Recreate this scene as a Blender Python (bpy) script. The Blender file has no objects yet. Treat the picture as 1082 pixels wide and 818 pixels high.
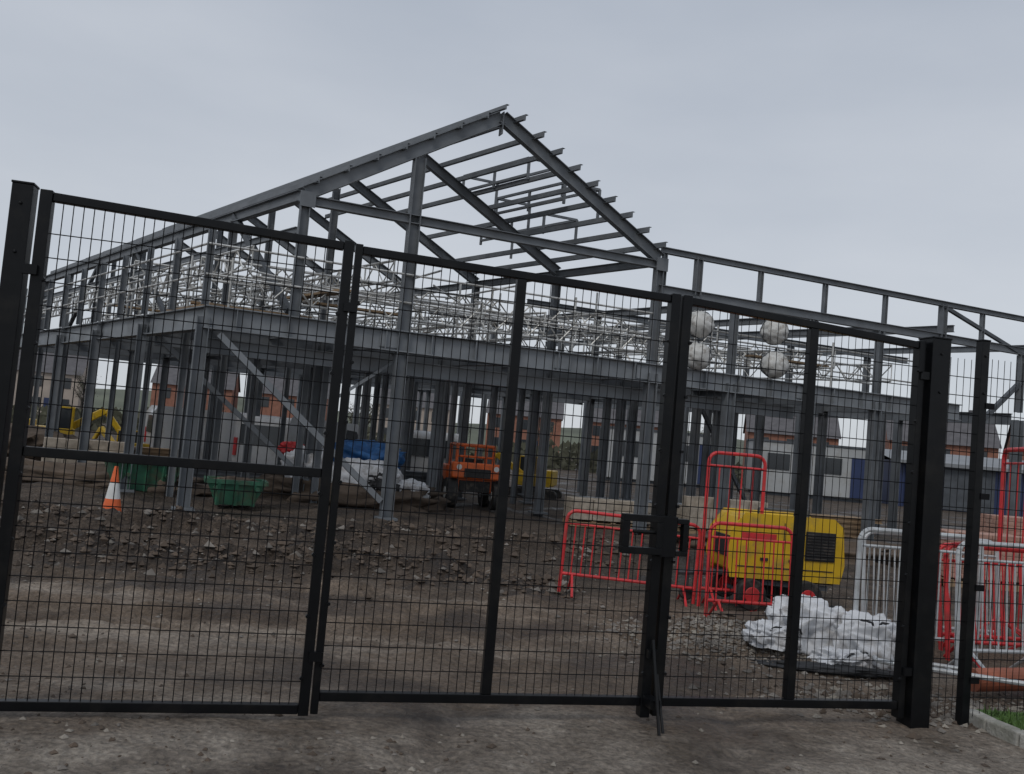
import bpy, math, random
from mathutils import Vector, Matrix, noise
random.seed(7)
S=bpy.context.scene
S.view_settings.view_transform='Standard'; S.view_settings.look='None'; S.view_settings.exposure=0

# ---------------------------------------------------------------- materials
def mat(name,col,rough=0.6,metal=0.0,var=0.25,scale=6.0,bump=0.0,bscale=40.0,dirt=None,dirtamt=0.5,dscale=2.0,spec=0.5):
    m=bpy.data.materials.new(name); m.use_nodes=True
    nt=m.node_tree; N=nt.nodes; L=nt.links
    b=N['Principled BSDF']; b.inputs['Roughness'].default_value=rough; b.inputs['Metallic'].default_value=metal
    b.inputs['Specular IOR Level'].default_value=spec
    tc=N.new('ShaderNodeTexCoord'); n=N.new('ShaderNodeTexNoise'); n.inputs['Scale'].default_value=scale; n.inputs['Detail'].default_value=6
    L.new(tc.outputs['Object'],n.inputs['Vector'])
    r=N.new('ShaderNodeValToRGB'); r.color_ramp.elements[0].position=0.3; r.color_ramp.elements[1].position=0.7
    c=Vector(col[:3])
    r.color_ramp.elements[0].color=(*(c*(1-var)),1); r.color_ramp.elements[1].color=(*(c*(1+var)),1)
    L.new(n.outputs['Fac'],r.inputs['Fac']); out=r.outputs['Color']
    if dirt:
        n2=N.new('ShaderNodeTexNoise'); n2.inputs['Scale'].default_value=dscale; n2.inputs['Detail'].default_value=8; n2.inputs['Roughness'].default_value=0.7
        L.new(tc.outputs['Object'],n2.inputs['Vector'])
        r2=N.new('ShaderNodeValToRGB'); r2.color_ramp.elements[0].position=0.5; r2.color_ramp.elements[1].position=0.68
        r2.color_ramp.elements[1].color=(dirtamt,dirtamt,dirtamt,1)
        L.new(n2.outputs['Fac'],r2.inputs['Fac'])
        mx=N.new('ShaderNodeMix'); mx.data_type='RGBA'; L.new(r2.outputs['Color'],mx.inputs[0]); L.new(out,mx.inputs[6]); mx.inputs[7].default_value=(*dirt,1)
        out=mx.outputs[2]
    L.new(out,b.inputs['Base Color'])
    if bump>0:
        n3=N.new('ShaderNodeTexNoise'); n3.inputs['Scale'].default_value=bscale; n3.inputs['Detail'].default_value=5
        L.new(tc.outputs['Object'],n3.inputs['Vector'])
        bp=N.new('ShaderNodeBump'); bp.inputs['Strength'].default_value=bump; bp.inputs['Distance'].default_value=0.02
        L.new(n3.outputs['Fac'],bp.inputs['Height']); L.new(bp.outputs['Normal'],b.inputs['Normal'])
    return m
M_black=mat('black_powder_coat',(0.0045,0.005,0.006),0.33,0,0.2,12,dirt=(0.025,0.023,0.02),dirtamt=0.35,dscale=5,spec=0.22)
M_wire=mat('black_wire',(0.005,0.005,0.006),0.5,0,0.2,12,spec=0.15)
M_steel=mat('grey_primer_steel',(0.135,0.147,0.16),0.55,0,0.22,3,dirt=(0.20,0.20,0.20),dirtamt=0.4,dscale=1.3)
M_steel2=mat('grey_primer_steel_light',(0.19,0.205,0.22),0.5,0,0.18,2.5,dirt=(0.11,0.11,0.11),dirtamt=0.5,dscale=1.0)
M_steeld=mat('grey_primer_steel_dark',(0.07,0.078,0.088),0.6,0,0.25,3)
M_alu=mat('scaffold_aluminium',(0.55,0.55,0.53),0.4,0.35,0.25,5,dirt=(0.25,0.22,0.18),dirtamt=0.7,dscale=3)
M_galv=mat('galvanised_tube',(0.50,0.52,0.53),0.45,0.25,0.15,9,dirt=(0.25,0.23,0.2),dirtamt=0.5,dscale=4)
M_red=mat('red_barrier_paint',(0.58,0.03,0.035),0.45,0,0.2,8,dirt=(0.25,0.08,0.06),dirtamt=0.6,dscale=6)
M_yel=mat('yellow_machine_paint',(0.60,0.38,0.012),0.45,0,0.12,3,dirt=(0.24,0.17,0.07),dirtamt=0.7,dscale=3.5)
M_org=mat('orange_machine_paint',(0.66,0.12,0.02),0.5,0,0.2,5,dirt=(0.2,0.1,0.06),dirtamt=0.7,dscale=4)
M_rubber=mat('black_rubber',(0.02,0.02,0.02),0.8,0,0.3,9,dirt=(0.12,0.1,0.08),dirtamt=0.8,dscale=7)
M_dark=mat('dark_plastic',(0.015,0.015,0.016),0.6,0,0.2,9)
M_white=mat('white_woven_sack',(0.62,0.63,0.65),0.6,0,0.08,6,0.35,22,dirt=(0.24,0.20,0.16),dirtamt=0.8,dscale=4)
M_whitep=mat('white_plastic_wrap',(0.58,0.58,0.56),0.5,0,0.12,6,0.3,12,dirt=(0.16,0.12,0.08),dirtamt=0.9,dscale=4)
M_van=mat('white_vehicle_paint',(0.6,0.6,0.6),0.3,0,0.05,2,dirt=(0.35,0.32,0.28),dirtamt=0.6,dscale=2)
M_green=mat('green_skip_paint',(0.03,0.12,0.07),0.55,0,0.3,5,dirt=(0.12,0.08,0.05),dirtamt=0.8,dscale=3)
M_blue=mat('blue_tarpaulin',(0.03,0.13,0.33),0.5,0,0.3,6,0.5,8)
M_cone=mat('cone_orange',(0.72,0.13,0.03),0.5,0,0.15,8,dirt=(0.2,0.12,0.08),dirtamt=0.5)
M_conew=mat('cone_reflective_sleeve',(0.66,0.66,0.64),0.4,0,0.1,8)
M_block=mat('brick_pack_clay',(0.38,0.22,0.17),0.7,0,0.25,7,0.4,15,dirt=(0.45,0.38,0.33),dirtamt=0.6,dscale=2)
M_beige=mat('beige_blocks',(0.36,0.31,0.25),0.8,0,0.25,7,dirt=(0.2,0.16,0.12),dirtamt=0.8,dscale=3)
M_kerb=mat('concrete_kerb',(0.33,0.32,0.29),0.85,0,0.2,12,0.5,60,dirt=(0.12,0.13,0.08),dirtamt=0.5,dscale=5)
M_shed=mat('dark_blue_cladding',(0.02,0.035,0.10),0.5,0,0.15,1)
M_clad=mat('grey_cladding',(0.22,0.23,0.24),0.6,0,0.1,1)
M_cabin=mat('cabin_grey_panel',(0.38,0.39,0.39),0.5,0,0.1,1,dirt=(0.25,0.23,0.2),dirtamt=0.5)
M_brick=mat('brick_wall',(0.27,0.125,0.085),0.9,0,0.2,2)
M_render=mat('rendered_wall',(0.40,0.34,0.29),0.9,0,0.12,1)
M_slate=mat('slate_roof',(0.10,0.095,0.10),0.7,0,0.2,2)
M_glass=mat('window_glass',(0.03,0.035,0.04),0.1,0,0.1,2)
M_wood=mat('timber',(0.32,0.22,0.13),0.8,0,0.25,4,dirt=(0.12,0.1,0.08),dirtamt=0.7)
M_bark=mat('bark',(0.07,0.06,0.05),0.9,0,0.3,3)
M_leaf=mat('winter_foliage',(0.075,0.075,0.05),0.9,0,0.45,0.4)
M_hill=mat('hillside_grass',(0.10,0.11,0.075),0.95,0,0.4,0.05)
M_stone=mat('stone_chips',(0.165,0.148,0.13),0.9,0,0.5,3)
M_grass=mat('grass',(0.07,0.13,0.03),0.9,0,0.4,20)
M_rustpipe=mat('terracotta_pipe',(0.30,0.09,0.045),0.6,0,0.3,6,dirt=(0.12,0.08,0.06),dirtamt=.8)
M_clod=mat('soil_clod',(0.088,0.065,0.048),0.9,0,0.4,3,0.6,14)
M_pale=mat('pale_stone',(0.25,0.225,0.19),0.9,0,0.3,3)

# ---------------------------------------------------------------- builder
class B:
    def __init__(s): s.v=[];s.f=[];s.m=[]
    def add(s,vs,fs,mi=0):
        o=len(s.v); s.v+= [tuple(v) for v in vs]; s.f+=[tuple(i+o for i in f) for f in fs]; s.m+=[mi]*len(fs)
    def frame(s,p,q,up=(0,0,1)):
        p=Vector(p);q=Vector(q);d=(q-p); 
        if d.length<1e-6: d=Vector((0,0,1))
        d.normalize();u=Vector(up)
        if abs(d.dot(u))>0.98: u=Vector((0.92,0.392,0))
        x=d.cross(u).normalized(); y=x.cross(d).normalized()
        return p,q,d,x,y
    def prism(s,p,q,prof,mi=0,up=(0,0,1)):
        p,q,d,x,y=s.frame(p,q,up); n=len(prof)
        vs=[p+x*a+y*b for a,b in prof]+[q+x*a+y*b for a,b in prof]
        fs=[(i,(i+1)%n,n+(i+1)%n,n+i) for i in range(n)]+[tuple(range(n))[::-1],tuple(range(n,2*n))]
        s.add(vs,fs,mi)
    def bar(s,p,q,w,h,mi=0,up=(0,0,1)):
        s.prism(p,q,[(-w/2,-h/2),(w/2,-h/2),(w/2,h/2),(-w/2,h/2)],mi,up)
    def ib(s,p,q,w,h,mi=0,up=(0,0,1),t=0.014):
        a=w/2;c=h/2;e=t/2
        for pr in ([(-a,-c),(a,-c),(a,-c+t),(-a,-c+t)],[(-e,-c+t),(e,-c+t),(e,c-t),(-e,c-t)],[(-a,c-t),(a,c-t),(a,c),(-a,c)]):
            s.prism(p,q,pr,mi,up)
    def zp(s,p,q,h=0.16,mi=0):
        for pr in ([(-.004,-h/2),(.004,-h/2),(.004,h/2),(-.004,h/2)],[(.004,h/2-.006),(.06,h/2-.006),(.06,h/2),(.004,h/2)],[(-.06,-h/2),(-.004,-h/2),(-.004,-h/2+.006),(-.06,-h/2+.006)]):
            s.prism(p,q,pr,mi)
    def tube(s,p,q,r,n=6,mi=0):
        s.prism(p,q,[(r*math.cos(2*math.pi*i/n),r*math.sin(2*math.pi*i/n)) for i in range(n)],mi)
    def cone(s,p,q,r1,r2,n=16,mi=0):
        p,q,d,x,y=s.frame(p,q)
        vs=[p+x*r1*math.cos(2*math.pi*i/n)+y*r1*math.sin(2*math.pi*i/n) for i in range(n)]+[q+x*r2*math.cos(2*math.pi*i/n)+y*r2*math.sin(2*math.pi*i/n) for i in range(n)]
        s.add(vs,[(i,(i+1)%n,n+(i+1)%n,n+i) for i in range(n)]+[tuple(range(n))[::-1],tuple(range(n,2*n))],mi)
    def path(s,pts,r,n=8,mi=0):
        for a,b in zip(pts[:-1],pts[1:]): s.tube(a,b,r,n,mi)
    def box(s,c,sz,mi=0,rz=0,R=None):
        c=Vector(c);x,y,z=[k/2 for k in sz]
        Rm=R if R is not None else Matrix.Rotation(rz,3,'Z')
        vs=[c+Rm@Vector((i*x,j*y,k*z)) for i in(-1,1) for j in(-1,1) for k in(-1,1)]
        s.add(vs,[(0,1,3,2),(4,6,7,5),(0,4,5,1),(2,3,7,6),(0,2,6,4),(1,5,7,3)],mi)
    def obj(s,name,mats,parent=None,bevel=0,smooth=False):
        me=bpy.data.meshes.new(name); me.from_pydata(s.v,[],s.f); me.update()
        for m in mats: me.materials.append(m)
        me.polygons.foreach_set('material_index',s.m)
        if smooth: me.polygons.foreach_set('use_smooth',[True]*len(me.polygons))
        o=bpy.data.objects.new(name,me); S.collection.objects.link(o)
        if parent: o.parent=parent
        if bevel:
            b=o.modifiers.new('bevel','BEVEL'); b.width=bevel; b.segments=3; b.limit_method='ANGLE'
            o.modifiers.new('wn','WEIGHTED_NORMAL')
        return o
def empty(name,loc=(0,0,0),rz=0):
    e=bpy.data.objects.new(name,None); S.collection.objects.link(e); e.location=loc; e.rotation_euler=(0,0,rz); e.empty_display_size=0.2; return e
def blob(c,r,seed,amp=0.3,fr=1.5,sub=24,ridge=False,sq=1.0,octv=5):
    vs=[];fs=[];n=sub;m=sub*2
    for i in range(n+1):
        for j in range(m):
            t=math.pi*i/n;p=2*math.pi*j/m
            d=Vector((math.sin(t)*math.cos(p),math.sin(t)*math.sin(p),math.cos(t)))
            nn=noise.fractal(d*fr+Vector((seed*7.3,0,0)),1.0,2.0,octv)
            if ridge: nn=0.4-abs(nn)*1.6+0.25*noise.noise(d*fr*3+Vector((seed,5,0)))
            k=1+amp*nn
            if sq!=1.0: d=Vector([math.copysign(abs(q)**sq,q) for q in d])
            vs.append((c[0]+d.x*r[0]*k,c[1]+d.y*r[1]*k,c[2]+d.z*r[2]*k))
    for i in range(n):
        for j in range(m):
            fs.append((i*m+j,(i+1)*m+j,(i+1)*m+(j+1)%m,i*m+(j+1)%m))
    return vs,fs

# ---------------------------------------------------------------- ground
def sstep(a,b,x):
    t=max(0,min(1,(x-a)/(b-a))); return t*t*(3-2*t)
def ridge_m(x,y):
    return math.exp(-((y-10.4-0.12*x)/0.62)**2)*sstep(1.2,-1.2,x)*(0.75+0.6*noise.noise(Vector((x*0.8,2,0))))
def ridge_m2(x,y):
    return math.exp(-((y-13.6-0.25*x)/1.0)**2)*(0.7+0.6*noise.noise(Vector((x*0.5,7,0))))*sstep(-14,-9,x)*sstep(4,0,x)
def gh(x,y):
    d=y-(5.2+0.25*x)
    k=sstep(0.3,2.2,d)
    n1=noise.fractal(Vector((x*0.35,y*0.45,1.3)),1.0,2.0,4)
    n2=noise.fractal(Vector((x*2.2,y*2.6,4.0)),1.0,2.0,4)
    n3=noise.fractal(Vector((x*5.5,y*6.5,9.0)),1.0,2.0,3)
    h=k*(0.08*n1+0.04*n2+0.018*n3)+(0.014*n2+0.005*n3)*(1-k)
    h+=ridge_m(x,y)*(0.22+0.13*n2+0.08*n3)
    h+=ridge_m2(x,y)*(0.20+0.15*n2+0.06*n3)
    h+=0.17*math.exp(-(((x-2.15)/0.65)**2+((y-8.0)/0.6)**2))
    for off in(0,0.42,1.7,2.1):
        yc=7.2+off*0.75+0.05*x+0.25*math.sin(x*0.33+off*.2)
        q=(y-yc)/0.14
        h-=(0.045+.010*math.sin(x*38))*math.exp(-q*q)*k; h+=0.028*math.exp(-((abs(y-yc)-.25)/.08)**2)*k
    for xc in(-.1,1.5):
        yy=y-5
        q=(x-xc-0.10*yy-.1*math.sin(y))/0.15
        h-=(0.025+.006*math.sin(y*45))*math.exp(-q*q)*sstep(8.5,6.5,y)
    # tread prints on the lane outside the gates
    for o in(-.55,-.95):
        q=(d-o-.06*math.sin(x*.9))/0.10
        h-=(0.014+.006*math.sin((x+abs(d-o)*.8)*48))*math.exp(-q*q)
    h*= 1-sstep(28,45,math.hypot(x,y-10))
    return h
def axis(lo,hi,st,far):
    a=[];v=lo
    while v<hi: a.append(v); v+=st
    a.append(hi)
    l=[];d=st;v=lo
    while v>-far: d*=1.35; v-=d; l.append(v)
    r=[];d=st;v=hi
    while v<far: d*=1.35; v+=d; r.append(v)
    return l[::-1]+a+r
xs=axis(-5,5,0.045,5); xs=[x for x in xs if -5<=x<=5]
v=-5;l=[]
while v>-13: v-=.08;l.append(v)
d=.08
while v>-900: d*=1.35;v-=d;l.append(v)
xs=l[::-1]+xs;v=5
while v<11: v+=.08;xs.append(v)
d=.08
while v<900: d*=1.35;v+=d;xs.append(v)
ys=[];v=3.4
while v<9: ys.append(v);v+=.04
while v<17: ys.append(v);v+=.075
d=.075
while v<900: ys.append(v);d*=1.25;v+=d
ys=[-900,-300,-100,-30,-10,-3,0,1.5,2.5,3.0]+ys
vs=[(x,y,gh(x,y)) for y in ys for x in xs]; nx=len(xs)
fs=[(j*nx+i,j*nx+i+1,(j+1)*nx+i+1,(j+1)*nx+i) for j in range(len(ys)-1) for i in range(nx-1)]
me=bpy.data.meshes.new('ground'); me.from_pydata(vs,[],fs); me.polygons.foreach_set('use_smooth',[True]*len(fs))
g=bpy.data.objects.new('ground',me); S.collection.objects.link(g)
# soil-cover attribute: 1 where the ridges of dug soil lie
at=me.attributes.new('soil','FLOAT','POINT'); at.data.foreach_set('value',[min(1,1.6*max(ridge_m(x,y),ridge_m2(x,y))) for x,y,z in vs])
m=bpy.data.materials.new('mud_and_hardcore'); m.use_nodes=True; nt=m.node_tree;N=nt.nodes;L=nt.links;bs=N['Principled BSDF']
bs.inputs['Specular IOR Level'].default_value=0.35
tc=N.new('ShaderNodeTexCoord')
def nz(sc,det=8,ro=0.6,vec=None):
    n=N.new('ShaderNodeTexNoise');n.inputs['Scale'].default_value=sc;n.inputs['Detail'].default_value=det;n.inputs['Roughness'].default_value=ro
    L.new(vec or tc.outputs['Object'],n.inputs['Vector']);return n.outputs['Fac']
def ramp(f,*st):
    r=N.new('ShaderNodeValToRGB');e=r.color_ramp.elements
    e[0].position=st[0][0];e[0].color=(*st[0][1],1);e[1].position=st[1][0];e[1].color=(*st[1][1],1)
    for p,c in st[2:]: k=e.new(p);k.color=(*c,1)
    L.new(f,r.inputs['Fac']);return r.outputs['Color']
def mixc(f,a,b,mode='MIX'):
    x=N.new('ShaderNodeMix');x.data_type='RGBA';x.blend_type=mode
    if isinstance(f,float): x.inputs[0].default_value=f
    else: L.new(f,x.inputs[0])
    for i,c in((6,a),(7,b)):
        if isinstance(c,tuple): x.inputs[i].default_value=(*c,1)
        else: L.new(c,x.inputs[i])
    return x.outputs[2]
mp=N.new('ShaderNodeMapping');mp.inputs['Scale'].default_value=(0.22,1.2,1);mp.inputs['Rotation'].default_value=(0,0,math.radians(-6));L.new(tc.outputs['Object'],mp.inputs['Vector'])
base=ramp(nz(1.1,10,0.7),(0.30,(0.105,0.076,0.054)),(0.70,(0.255,0.198,0.15)))
streak=ramp(nz(1.0,9,0.66,mp.outputs['Vector']),(0.51,(0,0,0)),(0.62,(.85,.85,.85)))
base=mixc(streak,base,(0.36,0.305,0.25))
fine=ramp(nz(28,8,0.75),(0.35,(0.5,0.5,0.5)),(0.65,(1.4,1.4,1.4)))
base=mixc(0.85,base,fine,'MULTIPLY')
sep=N.new('ShaderNodeSeparateXYZ');L.new(tc.outputs['Object'],sep.inputs[0])
ma=N.new('ShaderNodeMath');ma.operation='MULTIPLY_ADD';L.new(sep.outputs['X'],ma.inputs[0]);ma.inputs[1].default_value=-0.2;L.new(sep.outputs['Y'],ma.inputs[2])
def mrange(sock,a,b):
    r=N.new('ShaderNodeMapRange');r.inputs[1].default_value=a;r.inputs[2].default_value=b;L.new(sock,r.inputs[0]);return r.outputs[0]
nA=N.new('ShaderNodeMath');nA.operation='MULTIPLY_ADD';L.new(nz(0.8,6),nA.inputs[0]);nA.inputs[1].default_value=3.0;L.new(ma.outputs[0],nA.inputs[2])
road=mixc(0.9,ramp(nz(1.5,9,0.74),(0.38,(0.14,0.113,0.088)),(0.62,(0.40,0.35,0.295))),fine,'MULTIPLY')
base=mixc(mrange(nA.outputs[0],7.2,6.5),base,road)
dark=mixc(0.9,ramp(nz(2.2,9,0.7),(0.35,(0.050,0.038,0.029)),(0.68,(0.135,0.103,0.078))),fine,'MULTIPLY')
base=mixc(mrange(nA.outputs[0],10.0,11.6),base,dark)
sa=N.new('ShaderNodeAttribute');sa.attribute_name='soil'
base=mixc(sa.outputs['Fac'],base,mixc(0.9,ramp(nz(4,8,.7),(0.35,(0.035,0.026,0.02)),(0.68,(0.105,0.078,0.057))),fine,'MULTIPLY'))
vo=N.new('ShaderNodeTexVoronoi');vo.inputs['Scale'].default_value=22;L.new(tc.outputs['Object'],vo.inputs['Vector'])
stn=ramp(vo.outputs['Distance'],(0.16,(1,1,1)),(0.24,(0,0,0)))
stm=mixc(1.0,stn,ramp(nz(1.3,4),(0.52,(0,0,0)),(0.66,(.6,.6,.6))),'MULTIPLY')
base=mixc(stm,base,(0.26,0.23,0.19))
wet=nz(0.55,6,.6)
wetm=ramp(wet,(0.42,(0.55,0.52,0.50)),(0.53,(1.05,1.05,1.05)))
base=mixc(1.0,base,wetm,'MULTIPLY')
L.new(base,bs.inputs['Base Color'])
L.new(ramp(wet,(0.40,(0.38,0.38,0.38)),(0.5,(0.9,0.9,0.9))),bs.inputs['Roughness'])
bp=N.new('ShaderNodeBump');bp.inputs['Strength'].default_value=1.0;bp.inputs['Distance'].default_value=0.035
ad=N.new('ShaderNodeMath');ad.operation='MULTIPLY_ADD';L.new(nz(14,10,0.75),ad.inputs[0]);ad.inputs[1].default_value=1.4;L.new(vo.outputs['Distance'],ad.inputs[2])
L.new(ad.outputs[0],bp.inputs['Height']);L.new(bp.outputs['Normal'],bs.inputs['Normal'])
me.materials.append(m)

b=B(); rnd=random.Random(3)
def stone(x,y,r,ms=(0,0,1,1,1,2)):
    z=gh(x,y)+r*0.15
    dirs=[(1,0,0),(-1,0,0),(0,1,0),(0,-1,0),(0,0,1),(0,0,-1)]
    a=rnd.random()*3.14;ca,sa_=math.cos(a),math.sin(a)
    vv=[]
    for d in dirs:
        k=r*(0.6+0.7*rnd.random()); dx,dy,dz=d[0]*k+rnd.uniform(-.3,.3)*r,d[1]*k+rnd.uniform(-.3,.3)*r,d[2]*k*0.65
        vv.append((x+dx*ca-dy*sa_,y+dx*sa_+dy*ca,z+dz))
    b.add(vv,[(0,2,4),(2,1,4),(1,3,4),(3,0,4),(2,0,5),(1,2,5),(3,1,5),(0,3,5)],rnd.choice(ms))
for i in range(10000):
    y=3.0+ (rnd.random()**1.4)*13; x=rnd.uniform(-1,1)*y*0.72
    if noise.noise(Vector((x*0.6,y*0.6,3)))<0.0 and rnd.random()<0.88: continue
    stone(x,y,0.005+0.020*rnd.random()**4)
for i in range(3200):
    stone(rnd.gauss(2.15,0.5),rnd.gauss(8.0,0.42),0.012+0.022*rnd.random()**2,(0,0,0,1,2))
for i in range(1800):
    stone(rnd.gauss(3.0,0.5),rnd.gauss(6.35,0.2),0.010+0.03*rnd.random()**2,(0,0,1,1,2))
for i in range(4000):
    x=rnd.uniform(-12,1);stone(x,10.4+0.12*x+rnd.gauss(0,0.5),0.015+0.06*rnd.random()**3,(1,1,1,1,1,1,1,0))
for i in range(3000):
    x=rnd.uniform(-12,2);stone(x,13.6+0.25*x+rnd.gauss(0,0.9),0.015+0.07*rnd.random()**3,(1,1,1,1,1,1,0))
b.obj('gravel',[M_stone,M_clod,M_pale])

# ---------------------------------------------------------------- fence & gates
def FP(x,z=0,off=0):
    return Vector((x+0.2425*off,5.2+0.25*x-0.970*off,z))
UPF=(-0.2425,0.970,0)
def meshpanel(b,x0,x1,z0,z1,off=0,sv=0.05,sh=0.125,r=0.0026,z1b=None):
    z1b=z1 if z1b is None else z1b
    L0=(FP(x1)-FP(x0)).length;n=int(round(L0/sv))
    for i in range(1,n):
        x=x0+(x1-x0)*i/n; j=rnd.uniform(-.0012,.0012)
        b.tube(FP(x+j,z0,off),FP(x-j,z1+(z1b-z1)*i/n,off),r,4)
    n=int(round((min(z1,z1b)-z0)/sh))
    for i in range(1,n):
        z=z0+(min(z1,z1b)-z0)*i/n
        b.tube(FP(x0,z,off+0.005),FP(x1,z,off+0.005),r*1.1,4)
def leaf(name,x0,x1,zb,zt0,zt1,sw0,sw1,inner=(),mid=None,handle=None,zs=None):
    e=empty(name)
    f=B(); zs=zb if zs is None else zs
    def st(x,w,zt,d=0.06): f.prism(FP(x,zs),FP(x,zt),[(-w/2,-d/2),(w/2,-d/2),(w/2,d/2),(-w/2,d/2)],0,up=UPF)
    st(x0+sw0/2,sw0,zt0,.07);st(x1-sw1/2,sw1,zt1,.07)
    xa,xb=x0+sw0,x1-sw1
    f.bar(FP(xa,zb+.03),FP(xb,zb+.03),.05,.05);f.bar(FP(xa,zt0-.03),FP(xb,zt1-.03),.05,.045)
    for x in inner:
        zt=zt0+(zt1-zt0)*(x-x0)/(x1-x0); f.prism(FP(x,zb+.056),FP(x,zt-.054),[(-.028,-.025),(.028,-.025),(.028,.025),(-.028,.025)],0,up=UPF)
    if mid: f.bar(FP(xa,mid),FP(xb,mid),.045,.05)
    f.obj('frame',[M_black],e,bevel=0.004)
    w=B(); meshpanel(w,xa,xb,zb+.05,zt0-.045,z1b=zt1-.045)
    w.obj('welded_mesh',[M_wire],e)
    h=B()
    for z in(0.35,2.25): h.box(FP(x0 if handle!='L' else x1,z,0.045),(0.07,0.03,0.05),rz=math.atan(.25))
    for i in range(7):
        z=zb+.2+i*.33
        for x in(xa,xb): h.cone(FP(x,z,.03),FP(x,z,.045),.012,.010,6)
    h.obj('hinges_and_clips',[M_black],e)
    return e
leaf('wicket_gate',-2.50,-0.945,0.03,2.67,2.62,.06,.055,mid=1.33)
g1=leaf('vehicle_gate_leaf',-0.937,0.97,0.10,2.61,2.57,.04,.06,inner=(0.0,),zs=.04)
g2=leaf('vehicle_gate_leaf.001',0.985,2.665,0.10,2.57,2.48,.06,.045,inner=(1.875,),handle='L',zs=.05)
k=B(); 
for (x0,x1,z0,z1) in[(0.70,0.945,1.00,1.04),(0.70,0.945,1.19,1.23),(0.70,0.74,1.04,1.19),(0.905,0.945,1.04,1.19),(1.03,1.10,1.19,1.22),(1.03,1.10,1.0,1.03),(1.07,1.10,1.03,1.19)]:
    c=FP((x0+x1)/2,(z0+z1)/2,0.065); k.box(c,((x1-x0)*1.03,0.05,z1-z0),rz=math.atan(.25))
k.box(FP(0.985,1.11,0.06),(0.10,0.05,0.24),rz=math.atan(.25))
k.tube(FP(0.77,1.13,.06),FP(0.94,1.13,.06),.012,8)
k.obj('latch_and_guard',[M_black],g1,bevel=.003)
k=B();k.tube(FP(0.945,0.005,.24),FP(0.945,0.5,.06),.010,8);k.box(FP(0.945,.42,.06),(.06,.03,.05),rz=.245);k.box(FP(0.945,.15,.10),(.06,.12,.05),rz=.245)
k.tube(FP(0.985,.005,.20),FP(0.985,.3,.06),.009,8)
k.obj('drop_bolt',[M_black],g1)
def post(name,x,w,z,off=0):
    b=B(); b.prism(FP(x,-0.1,off),FP(x,z,off),[(-w/2,-w/2),(w/2,-w/2),(w/2,w/2),(-w/2,w/2)],0,up=UPF)
    b.prism(FP(x,z,off),FP(x,z+.012,off),[(-w/2-.004,-w/2-.004),(w/2+.004,-w/2-.004),(w/2+.004,w/2+.004),(-w/2-.004,w/2+.004)],0,up=UPF)
    for zz in (z-.10,z-.35): b.cone(FP(x,zz,off+w/2),FP(x,zz,off+w/2+.01),.01,.008,8)
    return b.obj(name,[M_black],bevel=.004)
post('gate_post',-2.575,.10,2.68)
post('gate_post.001',2.755,.14,2.50)
post('fence_post',3.12,.06,2.53)
post('fence_post.001',-5.12,.07,2.7)
post('fence_post.002',5.6,.06,2.53)
b=B(); meshpanel(b,-5.08,-2.68,.06,2.6); b.obj('mesh_fence_panel',[M_wire])
b=B(); meshpanel(b,2.83,3.09,.06,2.40);meshpanel(b,3.15,5.57,.06,2.42)
for x in (3.15+.02,): 
    for z in (.3,.9,1.5,2.1): b.box(FP(x,z,.03),(.07,.012,.04),rz=.245)
b.obj('mesh_fence_panel.001',[M_wire])

# ---------------------------------------------------------------- steel frame building
def W(s,bb,z): return Vector((-5.08+.92*s-.64*bb,14.5+.392*s+.768*bb,z))
bld=empty('steel_frame_building')
A=(0.92,.392,0); 
ZF=3.35; ZE=5.47; ZR=7.55; SL=1.43; SR=8.48; SM=4.85; ZP=5.66; ZL=4.86
fr=[0,3,6,9,12,15,18]
c=B()
scol=[0,3.35,5.95,8.5,10.4,12.5,14.4,16.4,19]
for ib_,bb in enumerate([0,3,6,9,12,15]):
    for s in scol:
        if bb>9 and s>12: continue
        w=.2 if bb==0 else .17
        top=ZF-.19
        if bb==0 and s==3.35: top=6.46
        if bb==0 and s==5.95: continue
        c.ib(W(s,bb,-.1),W(s,bb,top),w,w,0,up=A)
        c.box(W(s,bb,.05),(.34,.34,.04),rz=.4)
rr=random.Random(5)
for i in range(52):
    s=rr.uniform(0.5,18);bb=rr.uniform(2,15); c.ib(W(s,bb,-.1),W(s,bb,ZF-.2),.12,.12,0,up=A)
c.obj('columns',[M_steel],bld)
c=B()
for bb in fr:
    for s in(SL,SR): c.ib(W(s,bb,ZF),W(s,bb,ZE-.1),.16,.16,0,up=A)
    if bb>0: 
        c.ib(W(3.35,bb,ZF),W(3.35,bb,6.4),.14,.14,0,up=A)
for bb in (0,1.5,3,4.5,6,7.5,9,10.5,12,13.5,15): c.ib(W(0,bb,ZF),W(0,bb,4.62),.12,.12,0,up=A)
for s in(10.4,12.5,14.4,16.3,19):
    for bb in(0,4,8): c.ib(W(s,bb,ZF),W(s,bb,ZL-.1),.14,.14,0,up=A)
for s in(8.6,11,12.75,14.5): c.ib(W(s,0,ZL+.08),W(s,0,ZP-.05),.09,.09,0,up=A)
c.ib(W(16.3,0,ZL-.4),W(16.3,0,ZP-.02),.15,.15,0,up=A); c.ib(W(9.42,0,ZL),W(9.42,0,ZP-.02),.14,.14,0,up=A)
c.ib(W(17.6,0,ZL),W(17.6,0,ZP-.05),.09,.09,0,up=A)
c.obj('upper_columns',[M_steel],bld)
c=B()
c.ib(W(0,0,ZF-.19),W(17,0,ZF-.19),.19,.38,0,t=.02)
c.ib(W(0.12,0.1,ZF-.19),W(0.12,19,ZF-.19),.19,.38,0,t=.02)
c.ib(W(0.2,.45,ZF-.62),W(12.6,.45,ZF-.62),.15,.26,0,t=.016)
s=.5
while s<17: c.box(W(s,-.05,ZF-.19),(.012,.09,.33),rz=.4); s+=.84
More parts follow.
